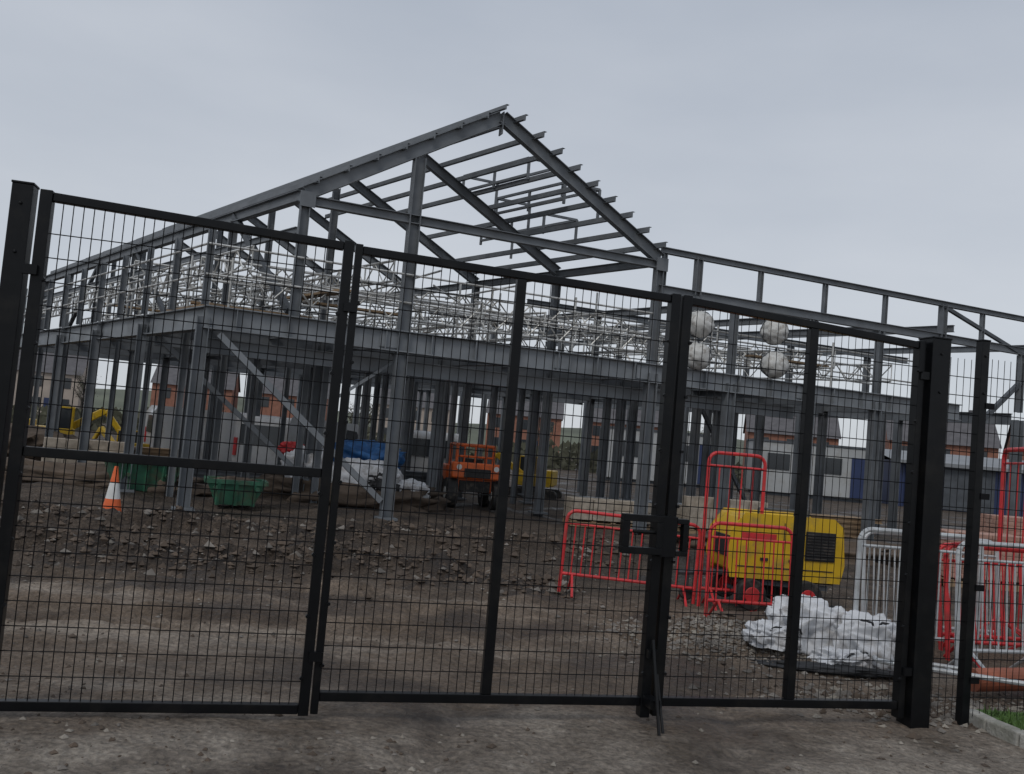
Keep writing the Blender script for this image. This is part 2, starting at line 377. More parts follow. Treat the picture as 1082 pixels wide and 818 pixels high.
for s in(3.1,6.5,8.3,12.3): c.box(W(s,-.025,ZF-.19),(.34,.03,.26),rz=.403)
c.obj('floor_edge_beams',[M_steel2],bld)
c=B()
for bb in(3,6,9,12,15): c.ib(W(0,bb,ZF-.2),W(16.5,bb,ZF-.2),.16,.34,0)
for s in scol[1:]: c.ib(W(s,.15,ZF-.17),W(s,15,ZF-.17),.15,.28,0)
s=1.1
while s<16:
    c.ib(W(s,.15,ZF-.1),W(s,12,ZF-.1),.09,.16,0); s+=1.25
c.obj('floor_beams',[M_steel],bld)
c=B()
for i,bb in enumerate(fr):
    h=.24 if bb==0 else .2; w=.15
    c.ib(W(SL,bb,ZE),W(SM,bb,ZR),w,h,0); c.ib(W(SR,bb,ZE),W(SM,bb,ZR),w,h,0)
    if bb in(0,): c.ib(W(SL,bb,ZE-.12),W(SR,bb,ZE-.12),.14,.16,0)
c.ib(W(SL,.2,ZE-.02),W(SL,19,ZE-.02),.14,.2,0); c.ib(W(SR,.2,ZE-.06),W(SR,18,ZE-.06),.12,.16,0)
c.ib(W(SL,.2,ZE-.62),W(SL,19,ZE-.62),.08,.12,0)
c.box(W(SM,0,ZR-.12),(.02,.17,.42),rz=.4)
for s in(SL,SR): c.box(W(s,-.09,ZE-.12),(.26,.02,.26),rz=.403)
c.obj('roof_rafters_and_ties',[M_steel],bld)
c=B()
for k in range(9):
    t=(k+.3)/9; s=SR+(SM-SR)*t; z=ZE+(ZR-ZE)*t+.17
    ln=(6.3,6.3,3.3,6.3,3.3,6.3,9,9,12)[k]
    c.zp(W(s,-.28,z),W(s,ln,z),.12)
for k in range(7):
    t=(k+.3)/7; s=SL+(SM-SL)*t; z=ZE+(ZR-ZE)*t+.15
    c.zp(W(s,-.12,z),W(s,18.3,z),.12)
c.zp(W(SM-.06,-.2,ZR+.15),W(SM-.06,18.3,ZR+.15),.10)
c.obj('purlins',[M_steel],bld)
c=B()
for (s,b0,b1) in((6.3,1.2,3.4),(7.0,1.0,3.2),(7.6,2.4,4.6)):
    z=ZE+(ZR-ZE)*(SR-s)/(SR-SM)+.25
    for zz in(z,z+.34): c.bar(W(s,b0,zz),W(s,b1,zz),.05,.05)
    for q in(b0,(b0+b1)/2,b1): c.bar(W(s,q,z-.1),W(s,q,z+.34),.05,.05)
    c.bar(W(s,b0,z+.34),W(s+.8,b0,z+.34),.05,.05); c.bar(W(s,b1,z+.34),W(s+.8,b1,z+.34),.05,.05)
    c.bar(W(s+.8,b0,z-.3),W(s+.8,b0,z+.34),.05,.05); c.bar(W(s+.8,b1,z-.3),W(s+.8,b1,z+.34),.05,.05); c.bar(W(s+.8,b0,z+.34),W(s+.8,b1,z+.34),.05,.05)
c.obj('roof_opening_trimmers',[M_steel],bld)
c=B()
c.bar(W(0.25,-.05,ZF-.45),W(3.2,-.05,.35),.1,.1)
c.bar(W(3.5,3,.3),W(0.3,3,ZF-.4),.09,.09)
c.bar(W(3.4,0.2,ZF-.5),W(2.3,.2,2.0),.05,.05)
c.obj('ground_storey_bracing',[M_steel2],bld)
c=B()
c.bar(W(SL,3,ZE),W(SL,0.2,ZF+.1),.11,.11)
c.bar(W(SL,9,ZE),W(SL,6,ZF+.1),.09,.09);c.bar(W(SL,12,ZE),W(SL,15,ZF+.1),.09,.09)
c.bar(W(SL,3,ZE),W(SM,0,ZR-.12),.05,.05)
c.bar(W(16.3,0,ZP-.05),W(19.3,0,4.7),.08,.08)
c.bar(W(19.5,0,4.5),W(17.6,0,2.9),.1,.1)
c.bar(W(14.4,3,.2),W(12.5,3,ZF-.4),.08,.08)
c.obj('diagonal_bracing',[M_steeld],bld)
c=B()
c.ib(W(8.5,0,ZP),W(20.5,0,ZP),.12,.12,0)
c.ib(W(8.5,0,ZL),W(20.5,0,ZL),.12,.18,0)
c.ib(W(16.4,-.2,ZL+.22),W(16.4,14,ZL+.22),.1,.16,0)
c.ib(W(20.5,-1.5,ZL+.28),W(20.5,14,ZL+.28),.1,.16,0)
for s in(10.4,12.5,14.4): c.ib(W(s,.1,ZL-.05),W(s,9,ZL-.05),.1,.15,0)
c.ib(W(8.5,8,ZL),W(20.5,8,ZL),.12,.16,0);c.ib(W(8.5,4,ZL-.02),W(20.5,4,ZL-.02),.12,.16,0)
c.obj('parapet_frame',[M_steel],bld)

lat=empty('scaffold_lattice_beams')
def lattice(c,p,q,h=.38,st=.34):
    p=Vector(p);q=Vector(q);n=max(2,int((q-p).length/st));U=Vector((0,0,h))
    c.tube(p,q,.024,6);c.tube(p+U,q+U,.024,6)
    for i in range(n):
        a=p+(q-p)*i/n;b_=p+(q-p)*(i+1)/n
        c.tube(a,b_+U,.015,4) if i%2 else c.tube(a+U,b_,.015,4)
        if i%3==0:c.tube(a,a+U,.016,4)
c=B()
for bb,z in((.5,3.62),(1.4,3.95),(2.6,4.15),(4.3,3.7),(5.5,4.3),(8,4.0),(10.5,4.2)):
    lattice(c,W(.3+rr.random(),bb,z),W(8.2+rr.uniform(-1,1),bb+rr.uniform(-.3,.3),z+rr.uniform(-.05,.05)))
for s,z in((.25,3.75),(.9,4.15),(2.2,3.8),(3.4,4.3)):
    lattice(c,W(s,.6,z),W(s,17,z))
for bb,z in((1.2,3.7),(2.8,4.1),(5,4.3)):
    lattice(c,W(8.9,bb,z),W(16,bb,z))
for s in(5,6.3,7.6,9.3,11.7,13.5,15.2): lattice(c,W(s,.3,3.6+.3*rr.random()),W(s,7,3.6+.3*rr.random()),.38)
c.obj('lattice',[M_alu],lat)
c=B()
for z in(3.85,4.35): 
    c.tube(W(-.05,-.05,z),W(8.4,-.05,z),.02,6);c.tube(W(-.05,0,z),W(-.05,17,z),.02,6)
    c.tube(W(8.6,.3,z-.1),W(16.2,.3,z-.1),.02,6)
for i in range(70):
    s=rr.uniform(0,16);bb=rr.uniform(0,10)
    if s>8.4 and rr.random()<.4: continue
    c.tube(W(s,bb,ZF),W(s,bb,ZF+rr.uniform(.8,1.6)),.022,6)
for i in range(46):
    s=rr.uniform(0,12);bb=rr.uniform(0,10);z=ZF+rr.uniform(.2,1.3);dr=rr.choice([(2.5,0),(0,2.5),(1.2,1)])
    c.tube(W(s,bb,z),W(s+dr[0],bb+dr[1],z+rr.uniform(-.3,.3)),.02,6)
for i in range(16):
    s=rr.uniform(0,13);bb=rr.uniform(.5,9);z=ZF+rr.choice([.12,.25,.55]);c.box(W(s,bb,z),(2.2,.22,.04),1,rz=.41 if rr.random()<.6 else 2.26)
c.obj('tubes_and_boards',[M_alu,M_wood],lat)

for i,(s,z) in enumerate(((9.45,4.27),(11.35,4.36),(9.45,3.62),(11.4,3.66))):
    p=W(s,-.1,z); e=empty('wrapped_bundle' if i==0 else 'wrapped_bundle.%03d'%i,p)
    b=B(); v,f=blob((0,0,0),(.29,.27,.27),i+3,.2,2.2,18,True); b.add(v,f); b.obj('wrap',[M_whitep],e,smooth=True)
    b=B(); 
    for k2 in range(12):
        a0=2*math.pi*k2/12;a1=2*math.pi*(k2+1)/12
        b.tube((.30*math.cos(a0),-.02,.28*math.sin(a0)),(.30*math.cos(a1),-.02,.28*math.sin(a1)),.012,5)
    b.tube((0,0,.25),(.02,0,.36),.02,6)
    b.obj('strap',[M_steeld],e)

# ---------------------------------------------------------------- pedestrian barriers
def barrier(name,loc,rz,w,h,matl,n=12,tilt=0,roll=0,rt=.019):
    e=empty(name,loc,rz); e.rotation_euler=(tilt,roll,rz)
    b=B(); r=.10; pts=[(-w/2,0,.12)]
    pts.append((-w/2,0,h-r))
    for k in range(1,5): a=math.pi-k*math.pi/8; pts.append((-w/2+r+r*math.cos(a),0,h-r+r*math.sin(a)))
    for k in range(0,5): a=math.pi/2-k*math.pi/8; pts.append((w/2-r+r*math.cos(a),0,h-r+r*math.sin(a)))
    pts.append((w/2,0,.12)); b.path(pts,rt,8)
    b.tube((-w/2,0,.2),(w/2,0,.2),.017,8);b.tube((-w/2,0,h-.14),(w/2,0,h-.14),.012,8)
    for i in range(1,n): x=-w/2+w*i/n; b.tube((x,0,.2),(x,0,h-.14),.008,6)
    for x in(-w/2+.12,w/2-.12):
        b.path([(x,-.28,0),(x,-.2,.06),(x,0,.2),(x,.2,.06),(x,.28,0)],.014,6)
    for x in(-w/2,w/2): b.tube((x,0,0),(x,0,.13),.019,8)
    b.obj('frame_and_bars',[matl],e)
barrier('red_pedestrian_barrier',(1.42,9.8,0),.0,1.45,.88,M_red,14,roll=.03)
barrier('red_pedestrian_barrier.001',(2.52,9.0,0),.12,.86,.96,M_red,9,tilt=-.05)
barrier('red_pedestrian_barrier.002',(2.50,9.75,0),.05,.62,1.66,M_red,5)
barrier('steel_pedestrian_barrier',(3.68,7.9,0),.10,1.12,1.10,M_galv,12,rt=.022)
barrier('steel_pedestrian_barrier.001',(4.28,7.6,0),.25,.9,1.08,M_galv,11,rt=.022,tilt=-.06)
barrier('red_pedestrian_barrier.003',(4.50,7.95,0),.15,1.1,1.03,M_red,12,tilt=-.12,rt=.022)
barrier('red_pedestrian_barrier.004',(4.65,8.25,0),.1,1.2,1.0,M_red,12,tilt=-.16,rt=.022)
barrier('red_pedestrian_barrier.005',(5.1,8.9,0),1.3,1.4,1.95,M_red,5,rt=.024)
barrier('steel_pedestrian_barrier.002',(4.1,8.5,0),.05,1.3,1.04,M_galv,13,tilt=-.1)
e=empty('steel_pedestrian_barrier.003',(3.65,7.1,.12),-.25); e.rotation_euler=(math.radians(82),0,-.35)
b=B();b.path([(-.6,0,-.3),(-.6,0,.4),(-.5,0,.5),(.5,0,.5),(.6,0,.4),(.6,0,-.3),(-.6,0,-.3)],.019,8)
for i in range(1,9): b.tube((-.6+i*.133,0,-.3),(-.6+i*.133,0,.45),.008,6)
b.obj('frame_and_bars',[M_galv],e)

# ---------------------------------------------------------------- towable compressor
e=empty('towable_compressor',(3.04,10.0,0.04),.12); e.scale=(.84,.86,.86)
b=B()
prof=[(-.70,.42),(-.74,.62),(-.71,.92),(-.56,1.13),(.60,1.13),(.70,1.05),(.74,.60),(.70,.42)]
vv=[(x,-.38,z) for x,z in prof]+[(x,.38,z) for x,z in prof];n=len(prof)
b.add(vv,[(i,(i+1)%n,n+(i+1)%n,n+i) for i in range(n)]+[tuple(range(n)),tuple(range(n,2*n))[::-1]])
b.obj('canopy',[M_yel],e,bevel=.045)
b=B()
b.box((.44,-.388,.82),(.40,.02,.36));  
b.box((-.72,-0.02,.74),(.06,.5,.26))
b.box((0,0,.385),(1.34,.66,.07))
b.obj('grille_and_chassis',[M_dark],e,bevel=.005)
b=B()
for i in range(9): b.box((.44,-.402,.67+i*.037),(.38,.018,.012))
for x in(-.05,.2): b.box((x,-.382,.78),(.010,.012,.6))
b.box((-.02,-.382,.52),(1.3,.012,.012)); 
for x in(-.3,.08): b.box((x,-.388,.62),(.10,.02,.035))
b.obj('louvres_and_seams',[M_rubber],e)
b=B()
b.box((-.38,-.380,.90),(.46,.010,.07))
b.obj('red_stripe',[M_red],e)
b=B()
for y in(-.45,.45):
    b.cone((-.48,y-.07,.19),(-.48,y+.07,.19),.19,.19,24)
for y in(-.45,.45): b.cone((.25,y-.07,.2),(.25,y+.07,.2),.20,.20,24)
b.cone((-1.15,-.05,.09),(-1.15,.05,.09),.09,.09,16)
b.obj('tyres',[M_rubber],e,bevel=.02)
b=B()
for x,y,z in((-.48,-.45,.19),(-.48,.45,.19),(.25,-.45,.2)): b.cone((x,y-.085,z),(x,y+.085,z),.10,.10,16)
b.obj('wheel_hubs',[M_red],e,bevel=.008)
b=B();b.tube((-.6,0,.38),(-1.3,0,.34),.035,8);b.tube((-1.15,0,.1),(-1.15,0,.55),.022,8);b.path([(-.25,-.0,1.13),(-.25,0,1.22),(.25,0,1.22),(.25,0,1.13)],.016,8)
b.cone((.5,.15,1.12),(.5,.15,1.24),.03,.03,10);b.tube((-.48,-.4,.17),(-.48,.4,.17),.03,8);b.tube((.25,-.4,.2),(.25,.4,.2),.03,8)
for y in(-.3,.3): b.bar((-.6,y,.34),(.6,y,.30),.05,.06)
b.obj('drawbar_and_lifting_eye',[M_steeld],e)

# ---------------------------------------------------------------- sacks
def sack(name,loc,r,seed,rz=0,label=False):
    e=empty(name,loc,rz); b=B(); v,f=blob((0,0,r[2]*.5),r,seed,.42,1.5,60,True,.7,3)
    v=[(x,y,max(z,-.01+.01*noise.noise(Vector((x*9,y*9,0))))) for x,y,z in v]
    b.add(v,f); b.obj('cloth',[M_white],e,smooth=True)
    b=B()
    for k in range(2):
        x=r[0]*(.3-.6*k); b.path([(x,-.1,r[2]*1.1),(x+.05,-.12,r[2]*1.45),(x+.14,-.1,r[2]*1.4),(x+.16,-.08,r[2]*1.05)],.010,5)
    b.obj('lifting_loops',[M_dark],e)
sack('rubble_sack',(2.72,7.85,gh(2.72,7.85)),(.30,.28,.26),1,.2)
sack('rubble_sack.001',(3.12,7.65,gh(3.12,7.65)),(.27,.24,.24),22,-.3)
sack('rubble_sack.002',(2.34,7.6,gh(2.34,7.6)),(.20,.2,.11),3)
sack('rubble_sack.003',(2.85,7.4,gh(2.85,7.4)),(.24,.16,.10),5,.5)
e=empty('sack_shade_strip',(2.65,7.18,.03)); b=B(); v,f=blob((0,0,0),(.6,.12,.03),9,.4,2,20,True); b.add(v,f); b.obj('sheet',[M_dark],e,smooth=True)  # flat dark strip, paints in the shade at the foot of the sacks

e=empty('traffic_cone',(-5.78,13.5,gh(-5.78,13.5)),.3)
b=B();b.box((0,0,.02),(.40,.40,.045));b.obj('base',[M_rubber],e,bevel=.01)
b=B();b.cone((0,0,.04),(0,0,.26),.145,.105,20);b.cone((0,0,.50),(0,0,.74),.065,.025,20);b.obj('cone_body',[M_cone],e,smooth=False)
b=B();b.cone((0,0,.26),(0,0,.50),.106,.066,20);b.obj('sleeve',[M_conew],e)

def skip(name,loc,rz,L_=1.15,Wd=.7,H_=.6):
    e=empty(name,loc,rz); b=B()
    a,c2=L_/2,L_/2-.18;w=Wd/2
    v=[(-c2,-w*.8,.05),(c2,-w*.8,.05),(c2,w*.8,.05),(-c2,w*.8,.05),(-a,-w,H_),(a,-w,H_),(a,w,H_),(-a,w,H_)]
    b.add(v,[(3,2,1,0),(0,1,5,4),(1,2,6,5),(2,3,7,6),(3,0,4,7)])
    for p,q in(((-a,-w,H_),(a,-w,H_)),((a,-w,H_),(a,w,H_)),((a,w,H_),(-a,w,H_)),((-a,w,H_),(-a,-w,H_))): b.bar(p,q,.06,.06)
    for x in(-.3,0,.3): b.bar((x,-w-.01,H_),(x,-w*.8-.02,.05),.05,.04)
    for x in(-.35,.35): b.cone((x,-w-.1,.35),(x,-w+.02,.35),.03,.03,8)
    o=b.obj('skip_body',[M_green],e); sl=o.modifiers.new('s','SOLIDIFY'); sl.thickness=.01
    b=B(); v,f=blob((0,0,H_-.08),(a*.85,w*.85,.14),4,.5,2,14,True); b.add(v,f); b.obj('rubble',[M_clod],e)
skip('rubbish_skip',(-4.75,16.1,0),.35,1.0,.7,.45)
skip('rubbish_skip.001',(-6.9,17.3,0),.6,1.3,.8,.6)

e=empty('site_dumper',(-.78,20.6,0),.25)
b=B()
b.box((0,-.1,.62),(1.0,.9,.5)); b.box((0,-.62,.85),(1.15,.3,.35)); b.box((0,.4,.75),(1.1,.7,.35))
b.obj('body',[M_org],e,bevel=.04)
b=B()
for x in(-.42,.42):
    b.path([(x,-.4,.8),(x,-.4,1.4),(x,.35,1.4),(x,.35,.85)],.035,8)
b.tube((-.42,-.4,1.4),(.42,-.4,1.4),.035,8);b.tube((-.42,.35,1.4),(.42,.35,1.4),.035,8);b.tube((-.42,-.4,1.15),(.42,-.4,1.15),.025,8)
for x in(-.25,0,.25): b.tube((x,-.4,.95),(x,-.4,1.4),.02,6)
b.obj('roll_frame',[M_org],e)
b=B()
for x in(-.52,.52):
    for y in(-.5,.5): b.cone((x-.12,y,.33),(x+.12,y,.33),.33,.33,20)
b.box((0,-.78,.80),(.6,.03,.2));b.box((0,-.15,1.0),(.4,.4,.2)); b.box((0,-.57,.5),(.7,.03,.25))
b.obj('tyres_and_grille',[M_rubber],e,bevel=.02)
b=B()
for x in(-.52,.52):
    for y in(-.5,.5): b.cone((x-.13,y,.33),(x+.13,y,.33),.13,.13,12)
for x in(-.42,.42): b.cone((x,-.79,.92),(x,-.76,.92),.06,.06,10)
b.obj('hubs_and_lamps',[M_conew],e)

def digger(name,loc,rz,sc=1.0):
    e=empty(name,loc,rz); e.scale=(sc,sc,sc)
    b=B();b.box((0,0,1.15),(2.2,1.7,.7));b.box((-.95,0,1.35),(.6,1.7,.9));b.bar((.7,.1,1.4),(2.4,.1,2.5),.28,.36);b.bar((2.4,.1,2.5),(3.4,.1,1.2),.2,.28);b.obj('house_and_boom',[M_yel],e,bevel=.06)
    b=B()
    for y in(-.85,.85): b.box((0,y,.35),(2.6,.42,.62)); b.cone((1.3,y-.2,.35),(1.3,y+.2,.35),.31,.31,14);b.cone((-1.3,y-.2,.35),(-1.3,y+.2,.35),.31,.31,14)
    b.box((0,0,.7),(1,1,.3));b.obj('tracks',[M_rubber],e,bevel=.05)
    b=B();b.box((.5,-.5,1.95),(1.0,.7,1.0));b.obj('cab_glass',[M_glass],e,bevel=.05)
    b=B()
    for x in(0,1.0):
        for y in(-.86,-.14): b.bar((x,y,1.45),(x,y,2.48),.07,.07)
    b.box((.5,-.5,2.5),(1.1,.8,.07));b.obj('cab_frame',[M_yel],e)
    b=B();b.prism((3.4,-.3,1.1),(3.4,.5,1.1),[(-.3,0),(.3,.1),(.2,-.5),(-.2,-.5)]);b.obj('bucket',[M_steeld],e)
digger('tracked_excavator',(-15.2,30.0,-.3),.4,.68)
digger('tracked_excavator.001',(-11.8,28.0,-.4),2.6,.5)
digger('tracked_excavator.002',(.9,27.0,-.1),2.9,.5)
# white vans parked beyond the frame
def van(name,loc,rz):
    e=empty(name,loc,rz); b=B()
    pr=[(-2.4,.35),(2.2,.35),(2.4,.55),(2.35,1.05),(1.75,1.2),(1.15,1.95),(-2.3,2.0),(-2.42,1.8)]
    vv=[(x,-.92,z) for x,z in pr]+[(x,.92,z) for x,z in pr];n=len(pr)
    b.add(vv,[(i,(i+1)%n,n+(i+1)%n,n+i) for i in range(n)]+[tuple(range(n)),tuple(range(n,2*n))[::-1]]); b.obj('body',[M_van],e,bevel=.07)
    b=B()
    for sy in(-1,1): b.add([(1.55,sy*.935,1.22),(1.15,sy*.935,1.78),(.55,sy*.935,1.82),(.55,sy*.935,1.22)],[(0,1,2,3)])
    b.add([(1.79,-.75,1.25),(1.79,.75,1.25),(1.27,.7,1.88),(1.27,-.7,1.88)],[(0,1,2,3)]); b.add([(-2.45,-.7,1.2),(-2.45,.7,1.2),(-2.43,.7,1.75),(-2.43,-.7,1.75)],[(0,1,2,3)]);b.obj('windows',[M_glass],e)
    b=B()
    for x in(-1.55,1.5):
        for y in(-.86,.86): b.cone((x,y-.11,.33),(x,y+.11,.33),.33,.33,20)
    b.box((-2.44,0,.45),(.1,1.7,.18));b.box((2.42,0,.45),(.1,1.7,.2));b.obj('tyres_and_bumpers',[M_rubber],e,bevel=.02)
    b=B()
    for y in(-.84,.84): b.box((-2.43,y,1.1),(.05,.1,.5))
    b.obj('tail_lamps',[M_red],e)
van('white_van',(-6.0,27.5,-.35),1.2);van('white_van.001',(-9.3,30,-.35),.5);van('white_van.002',(-2.6,31,-.35),1.7)

def heap(name,loc,r,seed,matl,part='sheet'):
    e=empty(name,loc); b=B(); v,f=blob((0,0,0),r,seed,.5,1.8,26,True,.8); b.add(v,f); b.obj(part,[matl],e,smooth=True); return e
heap('blue_tarpaulin_heap',(-3.0,19.2,.98),(.75,.5,.30),11,M_blue)
heap('white_sack_heap',(-4.0,18.4,.70),(.45,.35,.36),12,M_white)
heap('white_sack_heap.001',(-2.85,18.3,.55),(.75,.35,.36),14,M_white)
heap('white_sack_heap.002',(-2.0,18.5,.35),(.45,.35,.25),19,M_white)
heap('black_sack_heap',(-2.4,18.2,.45),(.3,.3,.3),20,M_dark)
heap('red_sack',(-4.6,19.4,1.0),(.25,.25,.14),15,M_red)
heap('spoil_heap',(-3.2,18.6,.1),(1.9,.8,.45),16,M_clod,'soil')
heap('spoil_heap.001',(-8.5,18,.0),(2.6,1,.35),17,M_clod,'soil')
heap('spoil_heap.002',(6,16.5,.0),(2.4,1,.3),18,M_clod,'soil')
heap('spoil_heap.003',(-14,23,.0),(4,2,.8),28,M_clod,'soil')
heap('spoil_heap.004',(2.9,8.6,.0),(.8,.45,.16),29,M_clod,'soil')
def pallet(name,loc,rz,nx_,ny_,nz_,matl,bs=(.44,.22,.21)):
    e=empty(name,loc,rz); b=B()
    for i in range(nx_):
        for j in range(ny_):
            for k in range(nz_):
                if k==nz_-1 and rr.random()<.2: continue
                b.box(((i-nx_/2+.5)*bs[0],(j-ny_/2+.5)*bs[1],.14+(k+.5)*bs[2]),(bs[0]*.97-rr.random()*.01,bs[1]*.96,bs[2]*.96))
    b.obj('blocks',[matl],e,bevel=.008)
    b=B()
    for j in(-1,0,1): b.box((0,j*ny_*bs[1]*.42,.05),(nx_*bs[0],.09,.09))
    for i in range(5): b.box(((i-2)*nx_*bs[0]*.23,0,.11),(.1,ny_*bs[1],.02))
    b.obj('timber_pallet',[M_wood],e)
bk=(.225,.11,.075)
pallet('brick_pack',(7.3,13.8,0),.1,6,6,9,M_block,bk)
pallet('brick_pack.001',(8.9,13.9,0),.1,6,6,9,M_block,bk)
pallet('brick_pack.002',(9.2,15.6,0),.1,7,6,12,M_block,bk)
pallet('block_stack',(2.2,18.5,0),.2,4,3,2,M_beige)
pallet('block_stack.001',(4.6,18.9,0),.25,4,3,3,M_beige)
pallet('block_stack.002',(-3.9,21.5,0),.2,4,3,3,M_beige)
pallet('block_stack.003',(-9.5,20.5,0),.5,4,3,3,M_beige)
def bundle(name,loc,rz,n,matl,L_=3.5,w=.1):
    e=empty(name,loc,rz);b=B()
    for i in range(n):
        y=(i%5)*w*1.15;z=.15+(i//5)*w*1.1; o=rr.uniform(-.2,.2); b.ib((-L_/2+o,y,z),(L_/2+o,y,z),w,w,0)
    for x in(-L_/3,L_/3): b.bar((x,-.1,.05),(x,.65,.05),.09,.09)
    b.obj('lengths',[matl],e)
bundle('steel_bundle',(-6.5,21,0),.4,15,M_steel)
bundle('steel_bundle.001',(3.5,21.5,0),.3,15,M_steel2)
bundle('timber_bundle',(-10.5,24,0),.6,20,M_wood)
bundle('timber_bundle.001',(6.8,20,0),.3,20,M_wood)
bundle('steel_bundle.002',(-3.8,24,0),.2,20,M_steeld)

e=empty('drainage_pipe',(4.1,6.95,.13),.35); b=B(); b.cone((-.55,0,0),(.5,0,0),.085,.085,20); b.cone((.5,0,0),(.62,0,0),.105,.105,20); b.obj('pipe',[M_rustpipe],e,smooth=False)

e=B(); pts=[(3.24,6.12),(3.27,5.9),(3.34,5.66),(3.46,5.42),(3.65,5.2),(4.2,4.95),(5.2,4.8)]
for (x0,y0),(x1,y1) in zip(pts[:-1],pts[1:]):
    e.bar((x0,y0,.0),(x1,y1,.0),.10,.16)
e.obj('kerb',[M_kerb],bevel=.015)
b=B(); ins=[(x+.07,y+.05,.06) for x,y in pts]; top=[(7,4.9,.06),(7,6.3,.06),(3.32,6.2,.06)]
b.add(ins+top,[tuple(range(len(ins)+3))])
for i in range(6000):
    x=rnd.uniform(3.33,5.5);y=rnd.uniform(5.0,6.15)
    if y<5.25+ max(0,(3.75-x))*1.1: continue
    h=rnd.uniform(.02,.06);a=rnd.random()*6.28;dx,dy=math.cos(a)*.006,math.sin(a)*.006
    b.add([(x-dx,y-dy,.06),(x+dx,y+dy,.06),(x+dy*3,y+dx*3,.06+h)],[(0,1,2)])
b.obj('grass',[M_grass])

# ---------------------------------------------------------------- background
b=B(); nseg=90; prof=[(0,-.5),(25,2.5),(60,6.0),(130,9),(220,8)]
vv=[]
for i in range(nseg+1):
    a=math.radians(-75+150*i/nseg)
    for d0,z in prof:
        R=125+d0; hh=z*(.65+.5*noise.noise(Vector((i*.13,d0*.01,2)))) if z>0 else z
        vv.append((R*math.sin(a),R*math.cos(a),hh))
m_=len(prof); b.add(vv,[(i*m_+j,(i+1)*m_+j,(i+1)*m_+j+1,i*m_+j+1) for i in range(nseg) for j in range(m_-1)])
b.obj('hill',[M_hill],smooth=True)
def house(name,loc,rz,L_=9,D=7,H_=5,R_=2.6,wall=M_render):
    e=empty(name,loc,rz); b=B(); b.box((0,0,H_/2),(L_,D,H_)); 
    b.add([(-L_/2,-D/2,H_),(-L_/2,D/2,H_),(-L_/2,0,H_+R_-.1),(L_/2,-D/2,H_),(L_/2,D/2,H_),(L_/2,0,H_+R_-.1)],[(0,1,2),(3,5,4)]); b.obj('walls',[wall],e)
    b=B(); b.add([(-L_/2-.2,-D/2-.3,H_-.1),(L_/2+.2,-D/2-.3,H_-.1),(L_/2+.2,0,H_+R_),(-L_/2-.2,0,H_+R_),(-L_/2-.2,D/2+.3,H_-.1),(L_/2+.2,D/2+.3,H_-.1)],[(0,1,2,3),(3,2,5,4)]); b.box((L_/3,0,H_+R_),(.8,.8,1.5)); b.obj('roof_and_chimney',[M_slate],e)
    b=B()
    for x in(-.33,0,.33):
        for z in(1.5,3.9): b.box((x*L_,-D/2-.02,z),(1.2,.08,1.2))
    b.obj('windows',[M_glass],e)
    b=B();b.box((.16*L_,-D/2-.04,1.05),(.9,.1,2.1));b.obj('door',[M_shed],e)
for i,(x,y) in enumerate([(-68,100),(-54,104),(-38,109),(-27,112),(-12,114),(2,112),(14,110),(30,96),(40,84),(51,82),(63,86)]):
    house('brick_house' if i==0 else 'brick_house.%03d'%i,(x,y,-.3),.35-.08*i,wall=M_render if i%3==1 and i<7 else M_brick)
e=empty('blue_industrial_shed',(30.5,48,0),-.12); b=B(); b.box((0,0,1.15),(21,8,2.3)); 
b.obj('walls',[M_shed],e)
b=B(); x=-10.4
while x<10.5: b.box((x,-4.03,1.15),(.12,.06,2.2)); x+=.42
b.obj('cladding_ribs',[M_shed],e)
b=B(); b.add([(-10.8,-4.4,2.3),(10.8,-4.4,2.3),(10.8,0,2.9),(-10.8,0,2.9),(-10.8,4.4,2.3),(10.8,4.4,2.3)],[(0,1,2,3),(3,2,5,4)]); b.box((0,-4.42,2.24),(21.7,.1,.18)); b.obj('roof',[M_clad],e)
b=B(); 
for x in(-7,3): b.box((x,-4.08,1.1),(2.4,.1,2.1))
b.obj('doors',[M_steeld],e)
def cabin(name,loc,rz,L_=6):
    e=empty(name,loc,rz);b=B();b.box((0,0,1.4),(L_,2.4,2.5));b.obj('body',[M_cabin],e,bevel=.04)
    b=B();b.box((0,0,2.7),(L_+.1,2.5,.1));b.box((0,0,.1),(L_-.4,2.1,.2))
    for x in(-L_/2,L_/2): 
        for y in(-1.2,1.2): b.box((x,y,1.4),(.12,.12,2.56))
    b.obj('roof_and_corner_posts',[M_steeld],e)
    b=B()
    for x in(-.3,.12): b.box((x*L_,-1.21,1.7),(1.1,.06,.8))
    b.obj('windows',[M_glass],e); b=B();b.box((.36*L_,-1.215,1.2),(.85,.07,2.0));b.obj('door',[M_shed],e)
cabin('site_cabin',(15.5,46,0),-.1);cabin('site_cabin.001',(8,47,0),.05)
b=B(); rt=random.Random(11)
def tree(x,y,h,z0=0):
    b.cone((x,y,z0),(x,y,z0+h*.45),.18,.1,6,0)
    for i in range(20):
        a=rt.random()*6.28;z=z0+h*rt.uniform(.25,.75);l=h*rt.uniform(.2,.4)
        p=Vector((x,y,z));q=p+Vector((math.cos(a)*l*.6,math.sin(a)*l*.6,l*.7))
        b.cone(p,q,.06,.015,4,0)
        for k in range(5):
            r2=p.lerp(q,rt.uniform(.4,1));q2=r2+Vector((rt.uniform(-1,1),rt.uniform(-1,1),rt.uniform(.2,1)))*l*.35
            b.cone(r2,q2,.022,.008,3,0)
            for t in range(4):
                c0=r2.lerp(q2,rt.random())+Vector((rt.gauss(0,.25),rt.gauss(0,.25),rt.gauss(0,.25)));s_=rt.uniform(.05,.16)
                b.add([c0,c0+Vector((s_,0,s_*.5)),c0+Vector((0,s_,s_))],[(0,1,2)],1)
